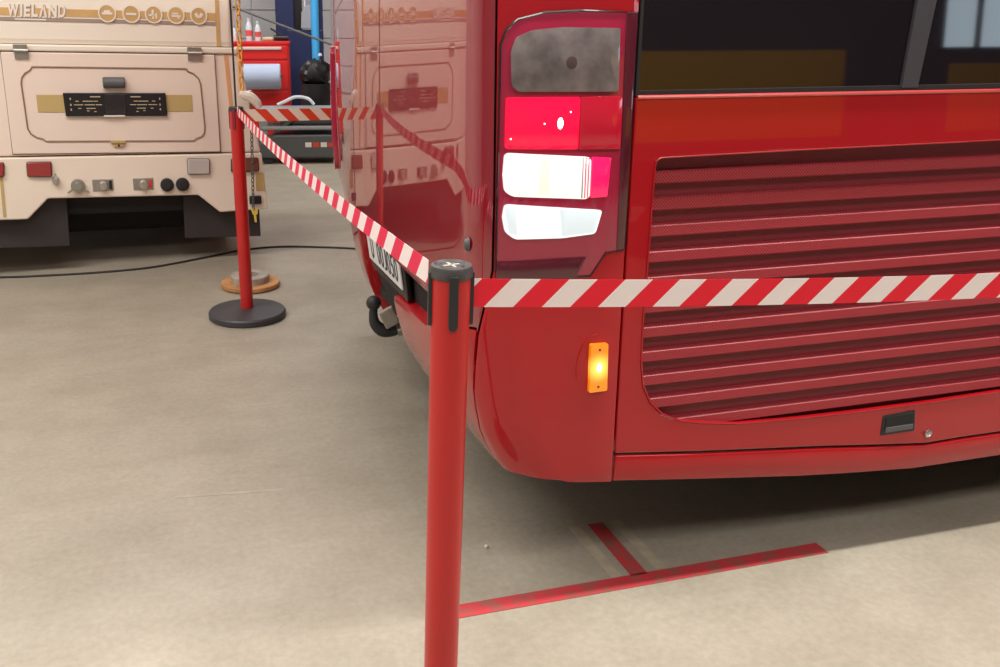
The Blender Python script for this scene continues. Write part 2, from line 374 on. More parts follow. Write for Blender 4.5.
# worn red line on the floor (a child of the floor: paint)
def floor_strip(name, a, b, w, m, z=0.0015):
    a, b = Vector(a), Vector(b); d = (b - a).normalized(); nn = Vector((-d.y, d.x)) * w / 2
    inv = HALL.inverted()
    ps = [inv @ Vector((p.x, p.y, 0)) for p in (a - nn, b - nn, b + nn, a + nn)]
    o = mesh_obj(name, [(p.x, p.y, z) for p in ps] + [(p.x, p.y, -.001) for p in ps], [(0, 1, 2, 3), (0, 4, 5, 1), (1, 5, 6, 2), (2, 6, 7, 3), (3, 7, 4, 0)], m, fl)
    return o
floor_strip('floor_marking', (0.150, 1.664), (1.135, 1.929), 0.046, M['mark_red'])['label'] = 'worn red painted line along the bus'
floor_strip('floor_marking', (0.628, 1.812), (0.572, 2.045), 0.044, M['mark_red'])['label'] = 'short red painted stub under the bus'
floor_strip('floor_trace', (0.570, 1.800), (0.512, 2.030), 0.030, M['mark_pale'], .001)
floor_strip('floor_trace', (0.690, 1.842), (0.632, 2.060), 0.030, M['mark_pale'], .001)

for (a, b, w) in [((-.605, 2.185), (-.295, 2.23), .012)]:
    floor_strip('floor_scratch', a, b, w, M['scratch'], .0008)

# ------------------------------------------------------------------ the red bus
T4 = math.tan(R(4)); HB = 2.95
def _plan():
    pts = [(x, 0.0) for x in np.linspace(0, -.22, 12)]
    for k in range(1, 25):
        th = math.pi / 2 * k / 24; e = 2 / 2.3
        pts.append((-.22 - .131 * math.sin(th) ** e, .065 * (1 - max(math.cos(th), 0) ** e)))
    for Y in np.linspace(.085, 2.12, 60): pts.append((-.355 + (Y - .30) ** 2 / 23, Y))
    x1 = pts[-1][0]
    for k in range(1, 13):
        th = math.pi / 2 * k / 12; pts.append((x1 + .13 * (1 - math.cos(th)), 2.12 + .13 * math.sin(th)))
    p = np.array(pts); s = np.zeros(len(p)); s[1:] = np.cumsum(np.hypot(*np.diff(p, axis=0).T)); return s, p
PS, PP = _plan(); SEND = -float(PS[-1])
DZ = [.2, .25, .28, .33, .4, .5, .65, 3.]; DD = [.175, .145, .118, .085, .05, .022, 0, 0]
def S0(s, z):
    if s > 0: X, Y = s, 0.0
    elif s < SEND: X, Y = float(PP[-1, 0]) + (SEND - s), float(PP[-1, 1])
    else: X, Y = float(np.interp(-s, PS, PP[:, 0])), float(np.interp(-s, PS, PP[:, 1]))
    wr = min(max((-.08 - X) / .2, 0), 1); wr = wr * wr * (3 - 2 * wr)
    ws = min(max(1 - Y / .3, 0), 1)
    wf = min(max((Y - 1.95) / .3, 0), 1)
    lean = (z - .27) * T4
    ft = min(max((Y - 1.50) / .6, 0), 1); X += ft * wr * float(np.interp(z, [.25, .35, .45, .55, .68, .85], [.18, .13, .10, .06, .02, 0]))
    return Vector((X + float(np.interp(z, DZ, DD)) * wr, Y + lean * ws - lean * wf, z))
def SF(s, z, off=0.0):
    p = S0(s, z)
    if off:
        e = .004; n = (S0(s + e, z) - S0(s - e, z)).cross(S0(s, z + e) - S0(s, z - e)).normalized(); p = p + n * off
    return p
bus = empty('bus', mtx=Matrix.Translation((.5167, 1.7417, .0383)) @ Matrix.Rotation(R(15), 4, 'Z') @ Matrix.Scale(.97, 4))
tag(bus, 'red bus with lit tail lights and ribbed side grille behind the tape', 'bus')
def patch(name, poly, m, parent=bus, off=0.0, thick=0.012, bevel=0.003, hole=None, smooth=True, ds=.03, dz=.06):
    """outline in (arc length s, height z) laid on the body surface, given thickness inwards"""
    bm = bmesh.new()
    if hole:
        def loop(pl):
            vs = [bm.verts.new((p[0], p[1], 0)) for p in pl]; return [bm.edges.new((vs[i], vs[(i + 1) % len(vs)])) for i in range(len(vs))]
        ed = loop(poly) + loop(hole); bmesh.ops.triangle_fill(bm, use_beauty=True, use_dissolve=False, edges=ed)
    else:
        bm.faces.new([bm.verts.new((p[0], p[1], 0)) for p in poly])
    s0, s1 = min(p[0] for p in poly), max(p[0] for p in poly); z0, z1 = min(p[1] for p in poly), max(p[1] for p in poly)
    cuts = []
    x = s0 + 1e-4
    while x < s1:
        if x < -.06: cuts.append(((x, 0, 0), (1, 0, 0))); x += (.014 if x > -.42 or x < -2.3 else .05)
        else: x += .06
    zz = z0 + .03
    while zz < min(z1, .7):
        if s0 < -.1: cuts.append(((0, zz, 0), (0, 1, 0)))
        zz += .035
    if s0 < -.1 and not hole:
        zz = .72
        while zz < z1: 
            if zz > z0: cuts.append(((0, zz, 0), (0, 1, 0)))
            zz += .25
    for co, no in cuts:
        bmesh.ops.bisect_plane(bm, geom=bm.verts[:] + bm.edges[:] + bm.faces[:], plane_co=co, plane_no=no)
    bmesh.ops.recalc_face_normals(bm, faces=bm.faces[:])
    for v in bm.verts: v.co = SF(v.co.x, v.co.y, off)
    bm.normal_update()
    f = max(bm.faces, key=lambda q: q.calc_area()); c = f.calc_center_median()
    # outward = away from the bus axis (x = 2, y = 1.1)
    if f.normal.dot(Vector((c.x - 2.0 if c.x < -.25 else 0, c.y - 1.12, 0))) < 0: bmesh.ops.reverse_faces(bm, faces=bm.faces[:])
    me = bpy.data.meshes.new(name); bm.to_mesh(me); bm.free()
    return fin(name, me, m, parent, smooth, bevel, thick)
LEN = 7.6
G = .0025
# inner dark carcass, closes the gaps between the panels
def carcass():
    ss = [LEN, 5, 3, 1.5, .7, 0, -.15] + list(np.linspace(-.2, -.45, 14)) + list(np.linspace(-.55, -2.3, 18)) + list(np.linspace(-2.35, SEND, 8)) + [SEND - .5, SEND - 2, SEND - LEN]
    zs = [.36, .45, .55, .7, 1.1, 1.5, 2.0, 2.5, 2.8]
    vs, fs = [], []
    for z in zs:
        for s in ss:
            p = SF(s, z, -.035); vs.append(p)
    n = len(ss)
    for j in range(len(zs) - 1):
        for i in range(n - 1): fs.append((j * n + i, j * n + i + 1, (j + 1) * n + i + 1, (j + 1) * n + i))
    for i in range(n // 2): pass
    fs.append(tuple(range(n))); fs.append(tuple(range((len(zs) - 1) * n, len(zs) * n)))
    fs += [(j * n + n - 1, j * n, (j + 1) * n, (j + 1) * n + n - 1) for j in range(len(zs) - 1)]
    bm = bmesh.new(); bv = [bm.verts.new(v) for v in vs]
    for f in fs: bm.faces.new([bv[i] for i in f])
    return bm_obj('inner_body', bm, M['dark'], bus)
carcass()
GAPX = 0.002
# bottom edge of the skirts: rises towards the rear corner
BOT = [(1.30, .183), (.88, .1835), (.70, .196), (.53, .21), (.24, .242), (0., .270), (-.12, .284), (-.20, .290), (-.28, .298), (-.33, .310), (-.38, .312)]
SILL = [(1.30, .2515), (1.02, .2510), (.907, .2485), (.75, .264), (.577, .282), (.231, .313), (.006, .3376)]
# rear corner panel: below, behind and above the lamp cluster
cp_edge = [(-.306, 2.6), (-.304, 1.32), (-.302, .94), (-.303, .79), (-.332, .655), (-.372, .48), (-.40, .36), (-.40, .313)]
corner = patch('corner_panel', [(-GAPX, 2.6)] + cp_edge + [p for p in BOT[::-1] if p[0] < -.01 and p[0] > -.395] + [(-GAPX, .270)], M['red'])
# rear panel with its mirror-like gloss, and the two bumper halves
rp = [(e[0] - .005, e[1]) for e in cp_edge[:5]]
patch('rear_panel', rp + [(-.338, .665), (-2.20, .665), (-2.20, 2.6)], M['rear'])
bp_ = [(-.339, .658), (-.379, .48), (-.407, .36), (-.407, .315), (-.50, .298), (-.70, .285), (-1.05, .275), (-1.05, .515), (-1.03, .540), (-.70, .560), (-.66, .580), (-.64, .658)]
patch('bumper', bp_, M['red'], thick=.10, bevel=.006)
patch('bumper', [(-1.58, .658), (-1.55, .62), (-1.55, .285), (-2.30, .30), (-2.30, .658)], M['red'], thick=.10, bevel=.006)
patch('corner_panel', [(-2.205, 2.6), (-2.205, .665), (-2.31, .66), (-2.31, .31), (SEND - .25, .27), (SEND - .25, 2.6)], M['red'])
# plate recess
box('plate_recess', (-.185, 1.04, .535), (.05, 1.06, .28), M['black'], bus, .004)
box('recess_floor', (-.20, 1.04, .400), (.08, .46, .03), M['dark'], bus, .004)
# sill and engine door with grille opening
patch('sill_panel', [(GAPX, .2705)] + [(p[0], p[1] - .003) for p in SILL[::-1]][0:] + [(LEN, .2485), (LEN, .183)] + [p for p in BOT if p[0] > .01], M['red'], bevel=.004)
DR = 1.80
hole = [(.0590, .995), (.0615, 1.006), (.072, 1.0125), (.42, 1.0170), (1.0, 1.021), (1.62, 1.024), (1.66, 1.01), (1.66, .40), (1.62, .372), (1.126, .3705), (.90, .3660), (.684, .3660), (.50, .3690), (.335, .3755), (.224, .391), (.1695, .4026), (.120, .4258), (.0862, .4593), (.0652, .5005), (.0558, .5614), (.0543, .655), (.0565, .79), (.0572, .922)]
outer = [(.004, 1.137), (.004, .3405)] + [(p[0], p[1] + .003) for p in SILL[::-1]][1:] + [(DR, .2545), (DR, 1.133)]
door = patch('engine_door', outer, M['red'], hole=hole[::-1], thick=.02, bevel=.004, smooth=False)
door['label'] = 'red engine flap with rounded grille opening'
patch('side_panel', [(DR + .006, 1.133), (DR + .006, .2545), (LEN, .2545), (LEN, 1.133)], M['red'], smooth=False)
# thin rim round the grille opening
bmr = bmesh.new(); bm_tube(bmr, [SF(p[0], p[1], .0005) for p in hole], .0022, 6, closed=True); bm_obj('grille_rim', bmr, M['red'], door, smooth=True)
# slats: each a bent strip of punched sheet, leaning out at its foot
def slat_mesh():
    prof = [(.004, .0), (-.010, -.003), (-.016, -.0255), (-.010, -.030), (.012, -.0295), (.0125, -.0265), (-.007, -.0265), (.004, -.004)]   # (y towards inside, z)
    prof = [(.016, .0015), (-.003, .0005), (-.008, -.003), (-.0115, -.0235), (-.008, -.0265), (.016, -.0265)]
    x0, x1 = .035, 1.70; n = len(prof)
    vs = [(x0, p[0], p[1]) for p in prof] + [(x1, p[0], p[1]) for p in prof]
    bm = bmesh.new(); bv = [bm.verts.new(v) for v in vs]
    bm.faces.new(bv[:n]); bm.faces.new(bv[n:][::-1])
    for i in range(n): bm.faces.new((bv[i], bv[(i + 1) % n], bv[n + (i + 1) % n], bv[n + i]))
    bmesh.ops.recalc_face_normals(bm, faces=bm.faces[:])
    me = bpy.data.meshes.new('grille_slat'); bm.to_mesh(me); bm.free(); me.materials.append(M['slat']); return me
sm = slat_mesh()
for k in range(11):
    z = .9805 - .0578 * k
    o = link(bpy.data.objects.new('grille_slat', sm), door); o.location = (0, (z - .27) * T4 + .022, z)
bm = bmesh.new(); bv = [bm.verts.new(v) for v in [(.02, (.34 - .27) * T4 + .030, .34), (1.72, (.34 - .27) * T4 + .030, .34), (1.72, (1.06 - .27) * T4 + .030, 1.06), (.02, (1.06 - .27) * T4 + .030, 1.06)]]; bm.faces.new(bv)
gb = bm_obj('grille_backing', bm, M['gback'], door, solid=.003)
# door handle cup and lock
hp = [(.757, .346), (.856, .351), (.8635, .2925), (.757, .2915)]
h = patch('door_handle', round_poly(hp, .004), M['black'], door, off=.002, thick=.006, bevel=.0015, smooth=False); h['label'] = 'black recessed grip plate'
bm = bmesh.new()
hb = [(.766, .340), (.849, .344), (.855, .309), (.766, .308)]
patch('handle_lip', [(.768, .313), (.853, .314), (.854, .300), (.768, .299)], M['grey_plastic'], h, off=.005, thick=.004, bevel=.001, smooth=False)
patch('handle_cup', hb, M['dark'], h, off=.0035, thick=.003, bevel=0, smooth=False)
bm.free()
lk = SF(.907, .2805, .001)
lathe('door_lock', [(0, 0), (.0105, 0), (.0105, .005), (.007, .007), (.005, .004), (0, .004)], M['chrome'], door, 20, Matrix.Translation(lk) @ Matrix.Rotation(R(90), 4, 'X'))
# window band: dark glass, grey pillar, black rubber
patch('window_glass', [(.004, 1.142), (LEN, 1.140), (LEN, 2.30), (.004, 2.30)], M['glass'], off=-.012, thick=.006, bevel=0, smooth=False)
patch('window_pillar', [(.6794, 1.145), (.724, 1.145), (.758, 1.50), (.80, 2.28), (.72, 2.28), (.700, 1.50)], M['pillar'], off=-.004, thick=.010, bevel=.001, smooth=False)
patch('window_seal', [(.006, 1.139), (LEN, 1.138), (LEN, 1.150), (.014, 1.151), (.014, 2.30), (.006, 2.30)], M['dark'], off=-.006, thick=.006, bevel=.001, smooth=False)
patch('roof_side', [(.004, 2.305), (LEN, 2.305), (LEN, 2.80), (.004, 2.62)], M['red'], smooth=False)
patch('roof_side', [(SEND - .26, .27), (SEND - LEN, .27), (SEND - LEN, 2.6), (SEND - .26, 2.6)], M['red'], smooth=False)
box('roof', (3.55, 1.12, 2.78), (8.0, 2.0, .30), M['red'], bus, .12)
# sill lip along the top of the flap, highlight painted in as lighter red
tube('window_ledge', [SF(.006, 1.1375, .001), SF(.9, 1.1345, .001), SF(DR, 1.1335, .001), SF(LEN, 1.134, .001)], .0042, M['ledge'], bus, 8)
# side marker lamp in a shallow dish
mk = patch('side_marker_lamp', round_poly([(-.0768, .6139), (-.0345, .6128), (-.0312, .5020), (-.0755, .5010)], .004), M['amber'], off=.010, thick=.012, bevel=.003, smooth=False)
mk['label'] = 'glowing amber side marker lamp'
mc = SF(-.054, .558, .0085)
glow(M['amber'], tuple(mc), .004, .040, (1.0, .62, .10), 1.5, (1.0, .24, 0), .42)
lathe('lamp_glow', [(0, .0030), (.005, .0027), (.009, .001), (.009, 0)], M['amber_hot'], mk, 20, Matrix.Translation(mc) @ Matrix.Rotation(R(86), 4, 'X') @ Matrix.Diagonal((.95, 1.4, 1, 1)))
for zz in (.600, .5135): lathe('lamp_screw', [(0, .002), (.003, .0015), (.003, 0)], M['lamp_brown'], mk, 10, Matrix.Translation(SF(-.055 if zz > .55 else -.054, zz, .0095)) @ Matrix.Rotation(R(86), 4, 'X'))
pts = []
for k in range(25):
    a = R(75 + 120 * k / 24); pts.append(SF(-.060 + .045 * math.cos(a), .556 + .078 * math.sin(a), .0005))
tube('lamp_dish_edge', pts, .0016, M['red'], bus, 6)
# ---- tail lamp cluster
tl_out = [(-.299, .80), (-.2985, 1.00), (-.298, 1.2409), (-.288, 1.2687), (-.2646, 1.289), (-.2068, 1.302), (-.1315, 1.306), (-.006, 1.303), (-.005, .8193), (-.049, .8158), (-.0822, .7676), (-.299, .7729)]
tl = patch('tail_light', tl_out, M['housing'], off=.003, thick=.006, bevel=.001); tl['label'] = 'tall wrap-round tail lamp cluster, reversing lamps lit'
bms = bmesh.new(); bm_tube(bms, [SF(q[0], q[1], .0025) for q in tl_out], .0026, 6, closed=True); bm_obj('lamp_seal', bms, M['black_gloss'], tl, True)
patch('lamp_surround', [(-.030, 1.303), (-.0055, 1.303), (-.0055, .822), (-.023, .820)], M['lamp_edge'], tl, off=.005, thick=.003, bevel=.001)
patch('lamp_trim', [(-.296, .8115), (-.0962, .8102), (-.118, .7665), (-.296, .7735)], M['lamp_edge'], tl, off=.0055, thick=.003, bevel=.001)
patch('indicator_lens', round_poly([(-.2775, 1.2300), (-.268, 1.2560), (-.2375, 1.2687), (-.1735, 1.2742), (-.0457, 1.2723), (-.0428, 1.150), (-.262, 1.1535), (-.2755, 1.165)], .006), M['lens_grey'], tl, off=.010, thick=.008, bevel=.003)['label'] = 'smoke grey indicator lens, unlit'
lathe('indicator_bulb', [(0, .0015), (.010, .001), (.015, 0)], M['lens_dark'], tl, 16, Matrix.Translation(SF(-.150, 1.207, .0095)) @ Matrix.Rotation(R(86), 4, 'X'))
glow(M['lens_red'], tuple(SF(-.19, 1.09)), .02, .14, (1.0, 0.0, .05), .85, (.8, 0.0, .08), .40)
patch('brake_lens', round_poly([(-.2865, 1.1430), (-.128, 1.1410), (-.128, 1.0370), (-.2865, 1.0425)], .006), M['lens_red'], tl, off=.010, thick=.008, bevel=.003)['label'] = 'glowing red tail lens'
patch('brake_lens', round_poly([(-.126, 1.1410), (-.033, 1.1399), (-.0312, 1.0350), (-.126, 1.0370)], .004), M['lens_red_dim'], tl, off=.010, thick=.008, bevel=.003)['label'] = 'darker red end of tail lens'
lathe('lamp_bulb', [(0, .004), (.006, .003), (.0095, 0)], M['bulb'], tl, 16, Matrix.Translation(SF(-.170, 1.090, .0085)) @ Matrix.Rotation(R(86), 4, 'X') @ Matrix.Diagonal((.85, 1.5, 1, 1)))
for q in ((-.148, 1.112), (-.205, 1.090), (-.275, 1.062)): lathe('lamp_sparkle', [(0, .003), (.0022, 0)], M['bulb'], tl, 8, Matrix.Translation(SF(q[0], q[1], .0095)) @ Matrix.Rotation(R(86), 4, 'X'))
patch('reversing_lens', round_poly([(-.2895, .9900), (-.2870, 1.0300), (-.2800, 1.0350), (-.106, 1.0215), (-.0975, 1.0150), (-.0975, .9390), (-.106, .9342), (-.270, .9470), (-.2860, .9580)], .008), M['lens_white'], tl, off=.011, thick=.008, bevel=.003)['label'] = 'bright white lit lens'
for k in range(3): patch('lens_rib', [(-.117 + k * .0065, 1.0200), (-.1150 + k * .0065, 1.0200), (-.1150 + k * .0065, .9370), (-.117 + k * .0065, .9370)], M['lens_pink'] if k else M['taupe'], tl, off=.012, thick=.002, bevel=0)
patch('fog_lens', round_poly([(-.0945, 1.0210), (-.0511, 1.0175), (-.0558, .9365), (-.0945, .9363)], .003), M['lens_pink'], tl, off=.010, thick=.008, bevel=.002)['label'] = 'pink glowing lens end'
patch('reversing_lens', round_poly([(-.2890, .9050), (-.2850, .9290), (-.2770, .9315), (-.066, .9093), (-.0798, .8600), (-.1567, .8549), (-.2627, .8584), (-.2830, .8740)], .008), M['lens_white2'], tl, off=.011, thick=.008, bevel=.003)['label'] = 'bright white lit reversing lens'
patch('lens_glow_zone', [(-.165, .9160), (-.072, .9065), (-.0835, .8640), (-.158, .8600)], M['lens_cool'], tl, off=.0122, thick=.002, bevel=.0005)  # flat patches that paint the uneven glow onto the lit lenses
patch('lens_glow_zone', [(-.285, .925), (-.262, .923), (-.258, .868), (-.275, .872)], M['lens_cool'], tl, off=.0122, thick=.002, bevel=.0005)
patch('lens_glow_zone', [(-.215, 1.024), (-.190, 1.022), (-.190, .946), (-.215, .948)], M['lens_warm'], tl, off=.0122, thick=.002, bevel=.0005)
# far side lamp, seen edge on
patch('tail_light', round_poly([(-2.38, 1.20), (-2.34, .70), (SEND + .03, .70), (SEND + .03, 1.20)], .05), M['housing'], off=.016, thick=.02, bevel=.006)
# ---- plate, tow hitch and small fittings on the rear
pl = empty('number_plate', parent=bus); pl.location = (-.336, .800, .630); pl.rotation_euler = (0, R(-8), 0)
box('plate_holder', (.008, 0, -.008), (.016, .40, .140), M['black'], pl, .004)
box('plate_sheet', (-.004, .004, .004), (.006, .37, .100), M['plate'], pl, .002)
for i, ch in enumerate('U-00J050'):
    if ch != '-': text_mesh('plate_character', ch, .1, M['ink'], pl, Matrix(((0, 0, -1, -.0072), (-1, 0, 0, .143 - i * .0385), (0, 1, 0, -.030), (0, 0, 0, 1))), .001, fit=(.031, .070))
hitch = empty('tow_hitch', parent=bus)
hitch['label'] = 'black swan-neck tow bar with ball'
BX, BY, BZ = -.308, 1.055, .412
tube('tow_neck', smooth_path([(BX, BY, BZ - .015), (BX - .001, BY, BZ - .045), (BX + .006, BY, BZ - .075), (BX + .030, BY, BZ - .098), (BX + .065, BY, BZ - .100), (BX + .115, BY, BZ - .085), (-.10, BY, BZ - .085)]), [float(np.interp(k, [0, 6, 12, 18, 24, 30, 36], [.013, .015, .019, .023, .023, .022, .022])) for k in range(37)], M['rubber'], hitch, 14)
lathe('tow_ball', [(0, .025)] + [(.025 * math.sin(R(a)), .025 * math.cos(R(a))) for a in range(15, 160, 12)] + [(.012, -.030), (0, -.030)], M['rubber'], hitch, 24, Matrix.Translation((BX, BY, BZ)))
bm = bmesh.new(); bm_tube(bm, [(BX + .075, BY, BZ - .096), (BX + .095, BY, BZ - .091)], .030, 16); bm_obj('tow_collar', bm, M['chrome'], hitch, True)
box('tow_socket', (BX + .045, BY - .03, BZ - .045), (.050, .016, .065), M['iron'], hitch, .004, Matrix.Rotation(R(-25), 3, 'Y'))
box('tow_crossbar', (-.12, 1.06, .335), (.06, 1.0, .06), M['dark'], bus, .005)
lathe('rear_fitting', [(0, .010), (.006, .009), (.010, .004), (.011, 0)], M['grey_plastic'], bus, 14, Matrix.Translation(SF(-.363, .843)) @ Matrix.Rotation(R(-90), 4, 'Y') @ Matrix.Diagonal((1.4, .9, 1, 1)))
# wheels (behind the skirts)
def wheel(x, y):
    w = empty('wheel', parent=bus); w.location = (x, y, .3905)
    mt = Matrix.Rotation(R(90), 4, 'X')
    lathe('tyre', [(.22, -.12), (.36, -.13), (.42, -.11), (.43, 0), (.42, .11), (.36, .13), (.22, .12)], M['rubber'], w, 40, mt)
    lathe('rim', [(0, -.06), (.12, -.06), (.14, -.10), (.225, -.11), (.225, .11), (.14, .10), (.12, .06), (0, .06)], M['chrome'], w, 32, mt)
for x in (2.5, 6.0):
    for y in (.30, 1.95): wheel(x, y)

# ------------------------------------------------------------------ barrier stanchions
def stanchion(loc, rz, label, cassette=None, rod=False):
    t = empty('barrier_stanchion', loc); t.rotation_euler = (0, 0, R(rz)); tag(t, label, 'stanchion', 'red belt stanchions')
    lathe('base', [(0, 0), (.172, 0), (.178, .004), (.178, .026), (.172, .033), (.05, .042), (.034, .043), (0, .043)], M['base'], t, 64)
    lathe('post', [(.0290, .040), (.0290, .936), (0, .936)], M['stan_red'], t, 48)
    lathe('cap', [(.0305, .9305), (.0318, .9320), (.0318, .9445), (.0300, .9485), (.026, .950), (.0235, .9475), (0, .9475)], M['cap'] if not cassette else M['stan_black'], t, 48)
    mk = bmesh.new()
    for a in (20, 110): bm_box(mk, (0, 0, .9480), (.026, .0035, .0012), Matrix.Rotation(R(a), 3, 'Z'))
    bm_obj('cap_mark', mk, M['mark'], t)
    mk = bmesh.new(); bm_lathe(mk, [(.0165, .9475), (.0178, .9484), (.0190, .9475)], 32); bm_obj('cap_ring', mk, M['stan_black'], t, True)
    for k in range(4):
        pr = [(-.0068, .938), (.0068, .938), (.0068, .862), (.0048, .8565), (0, .8545), (-.0048, .8565), (-.0068, .862)]
        f = prism('belt_slot', pr, 'y', -.0338, -.026, M['stan_black'] if not cassette else M['maroon'], t, .001)
        f.rotation_euler = (0, 0, R(90 * k))
    if rod:
        tube('sign_rod', [(0, 0, .945), (0, 0, 1.95)], .0045, M['rubber'], t, 8)
        box('sign_board', (0, -.004, 2.02), (.21, .006, .297), M['wmark'], t, .001)
    return t
NP, FP = (.0973, 1.2264), (-.641, 3.831)
stanchion((*NP, 0), 4, 'red belt stanchion with black slotted cap beside the bus corner')
stanchion((*FP, 0), -14, 'red belt stanchion with thin rod on top beside the rusty brake disc', cassette=True, rod=True)
stanchion((2.933, 1.818, 0), 14, 'red belt stanchion holding the tape end beyond the bus grille')
stanchion((.90, 4.50, 0), 14, 'red belt stanchion holding the tape end hidden behind the bus')

def ribbon(name, pts, w, m, label, group, n=40, sag=0.0, twist=0.0, thick=.0006):
    a, b = Vector(pts[0]), Vector(pts[1]); Lg = (b - a).length; vs, fs, uv = [], [], []
    d = (b - a).normalized(); side = d.cross(Vector((0, 0, 1))).normalized()
    for i in range(n + 1):
        f = i / n; p = a.lerp(b, f) - Vector((0, 0, 4 * sag * f * (1 - f)))
        up = (Vector((0, 0, 1)) * math.cos(twist) + side * math.sin(twist))
        vs += [p - up * w / 2 - side * thick / 2, p + up * w / 2 - side * thick / 2, p + up * w / 2 + side * thick / 2, p - up * w / 2 + side * thick / 2]; uv += [(f * Lg, 0), (f * Lg, w), (f * Lg, w), (f * Lg, 0)]
    for i in range(n):
        for k in range(4): fs.append((4 * i + k, 4 * i + 4 + k, 4 * i + 4 + (k + 1) % 4, 4 * i + (k + 1) % 4))
    fs += [(0, 1, 2, 3), (4 * n + 3, 4 * n + 2, 4 * n + 1, 4 * n)]
    o = mesh_obj(name, vs, fs, m); ul = o.data.uv_layers.new(name='UVMap')
    for lp in o.data.loops: ul.data[lp.index].uv = uv[lp.vertex_index]
    bm = bmesh.new(); bm.from_mesh(o.data); bmesh.ops.recalc_face_normals(bm, faces=bm.faces[:]); bm.to_mesh(o.data); bm.free()
    return tag(o, label, 'barrier tape', group)
tg = 'red and white barrier tapes'
ribbon('barrier_tape', [(NP[0] + .033, NP[1] + .006, .9035), (2.90, 1.812, .9035)], .0440, M['tape_front'], 'red and white striped tape stretched along the bus grille', tg, sag=.051, n=60)
ribbon('barrier_tape', [(FP[0] + .010, FP[1] - .034, .9340), (NP[0] - .0335, NP[1] + .006, .935)], .0370, M['tape_diag'], 'long striped tape running between the two red stanchions', tg, sag=.020)
ribbon('barrier_tape', [(FP[0] + .033, FP[1] + .004, .9120), (.867, 4.497, .905)], .0520, M['tape_back'], 'striped tape running behind the bus from the rod-topped stanchion', tg, sag=.01)

# brake disc lying on the floor
bd = empty('brake_disc', (-.700, 4.325, 0)); tag(bd, 'rusty orange brake disc lying on the floor behind a stanchion', 'brake disc')
lathe('disc_ring', [(.085, .004), (.148, .004), (.151, .007), (.151, .024), (.148, .027), (.085, .027)], M['rust'], bd, 48)
lathe('disc_hat', [(.099, .001), (.099, .060), (.095, .064), (.045, .064), (.045, .036), (.088, .035), (.088, .001)], M['iron'], bd, 48)
# black cable across the floor
cp = [(-3.2, 4.40), (-2.6, 4.43), (-2.06, 4.47), (-1.81, 4.51), (-1.56, 4.57), (-1.31, 4.67), (-1.07, 4.87), (-.87, 5.06), (-.64, 5.155), (-.30, 5.13), (.1, 5.05), (.5, 5.10)]
ck = tube('floor_cable', smooth_path([(x, y, .0062) for x, y in cp]), .0058, M['cable'], None, 8)
tag(ck, 'thin black cable snaking across the floor under the cream camper', 'cable')
# small pebbles of grit
for (x, y, r, gl) in [(.263, 1.93, .006, 'pale grit chip on bare concrete beside the black-capped stanchion')]:
    bm = bmesh.new(); bmesh.ops.create_icosphere(bm, subdivisions=1, radius=r, matrix=Matrix.Translation((0, 0, r * .7)))
    o = bm_obj('grit_chip', bm, M['mark']); o.location = (x, y, 0); tag(o, gl, 'grit')

# ------------------------------------------------------------------ cream camper
CM = Matrix.Translation((-1.53, 4.62, 0)) @ Matrix.Rotation(R(18), 4, 'Z') @ Matrix.Rotation(R(1.3), 4, 'Y')
cr = empty('camper', mtx=CM); tag(cr, 'cream camper with gold trim and a large rear hatch', 'camper')
def cbox(name, x0, x1, z0, z1, y0, y1, m, parent=cr, bevel=.003): return box(name, ((x0 + x1) / 2, (y0 + y1) / 2, (z0 + z1) / 2), (x1 - x0, abs(y1 - y0), z1 - z0), m, parent, bevel)
bump = [(-1.40, .318), (-.38, .307), (-.27, .413), (.509, .405), (.625, .304), (.898, .312), (.868, .628), (-1.36, .630)]
prism('rear_bumper', bump, 'y', -.012, .45, M['cream'], cr, .008)
prism('lower_body', [(-1.36, .635), (.866, .633), (.762, 1.150), (-1.26, 1.152)], 'y', 0, 3.6, M['cream2'], cr, .01)
prism('side_skirt', [(.70, .35), (.895, .35), (.862, .632), (.70, .632)], 'y', .45, 3.6, M['cream'], cr, .006)
prism('side_skirt', [(-1.36, .632), (-1.39, .35), (-1.20, .35), (-1.20, .632)], 'y', .45, 3.6, M['cream'], cr, .006)
cbox('upper_body', -1.25, .740, 1.180, 2.55, .006, 3.6, M['cream3'], cr, .03)
cbox('body_ledge', -1.27, .752, 1.152, 1.184, -.012, 3.6, M['cream3'], cr, .008)
# hatch
ht = prism('hatch', [(-.417, 1.146), (-.415, .648), (.640, .640), (.629, 1.146)], 'y', -.014, .0, M['cream2'], cr, .004); ht['label'] = 'cream hatch with brown beading'
tube('hatch_seam', [(-.419, -.002, 1.148), (-.417, -.002, .646), (.643, -.002, .638), (.632, -.002, 1.148)], .0032, M['seam'], ht, 6, closed=True)
tr = round_poly([(-.282, 1.078), (.478, 1.075), (.486, 1.062)], .004) + [(.515, 1.050), (.540, 1.024), (.549, .995), (.561, .770), (.556, .740), (.540, .722), (.512, .714), (.500, .702), (-.250, .710), (-.262, .722), (-.292, .730), (-.318, .748), (-.331, .775), (-.338, 1.000), (-.332, 1.025), (-.316, 1.046), (-.292, 1.060)]
tube('beading', [(p[0], -.016, p[1]) for p in tr], .0042, M['trim'], ht, 6, closed=True)
cbox('gold_bar', -.274, .500, .856, .942, -.017, -.013, M['gold2'], ht, .001)
hd = prism('plate_holder', [(-.146, .952), (.363, .952), (.367, .834), (-.141, .836)], 'y', -.030, -.015, M['black'], ht, .003); hd['label'] = 'empty black plate holder with moulded marks'
bm = bmesh.new()
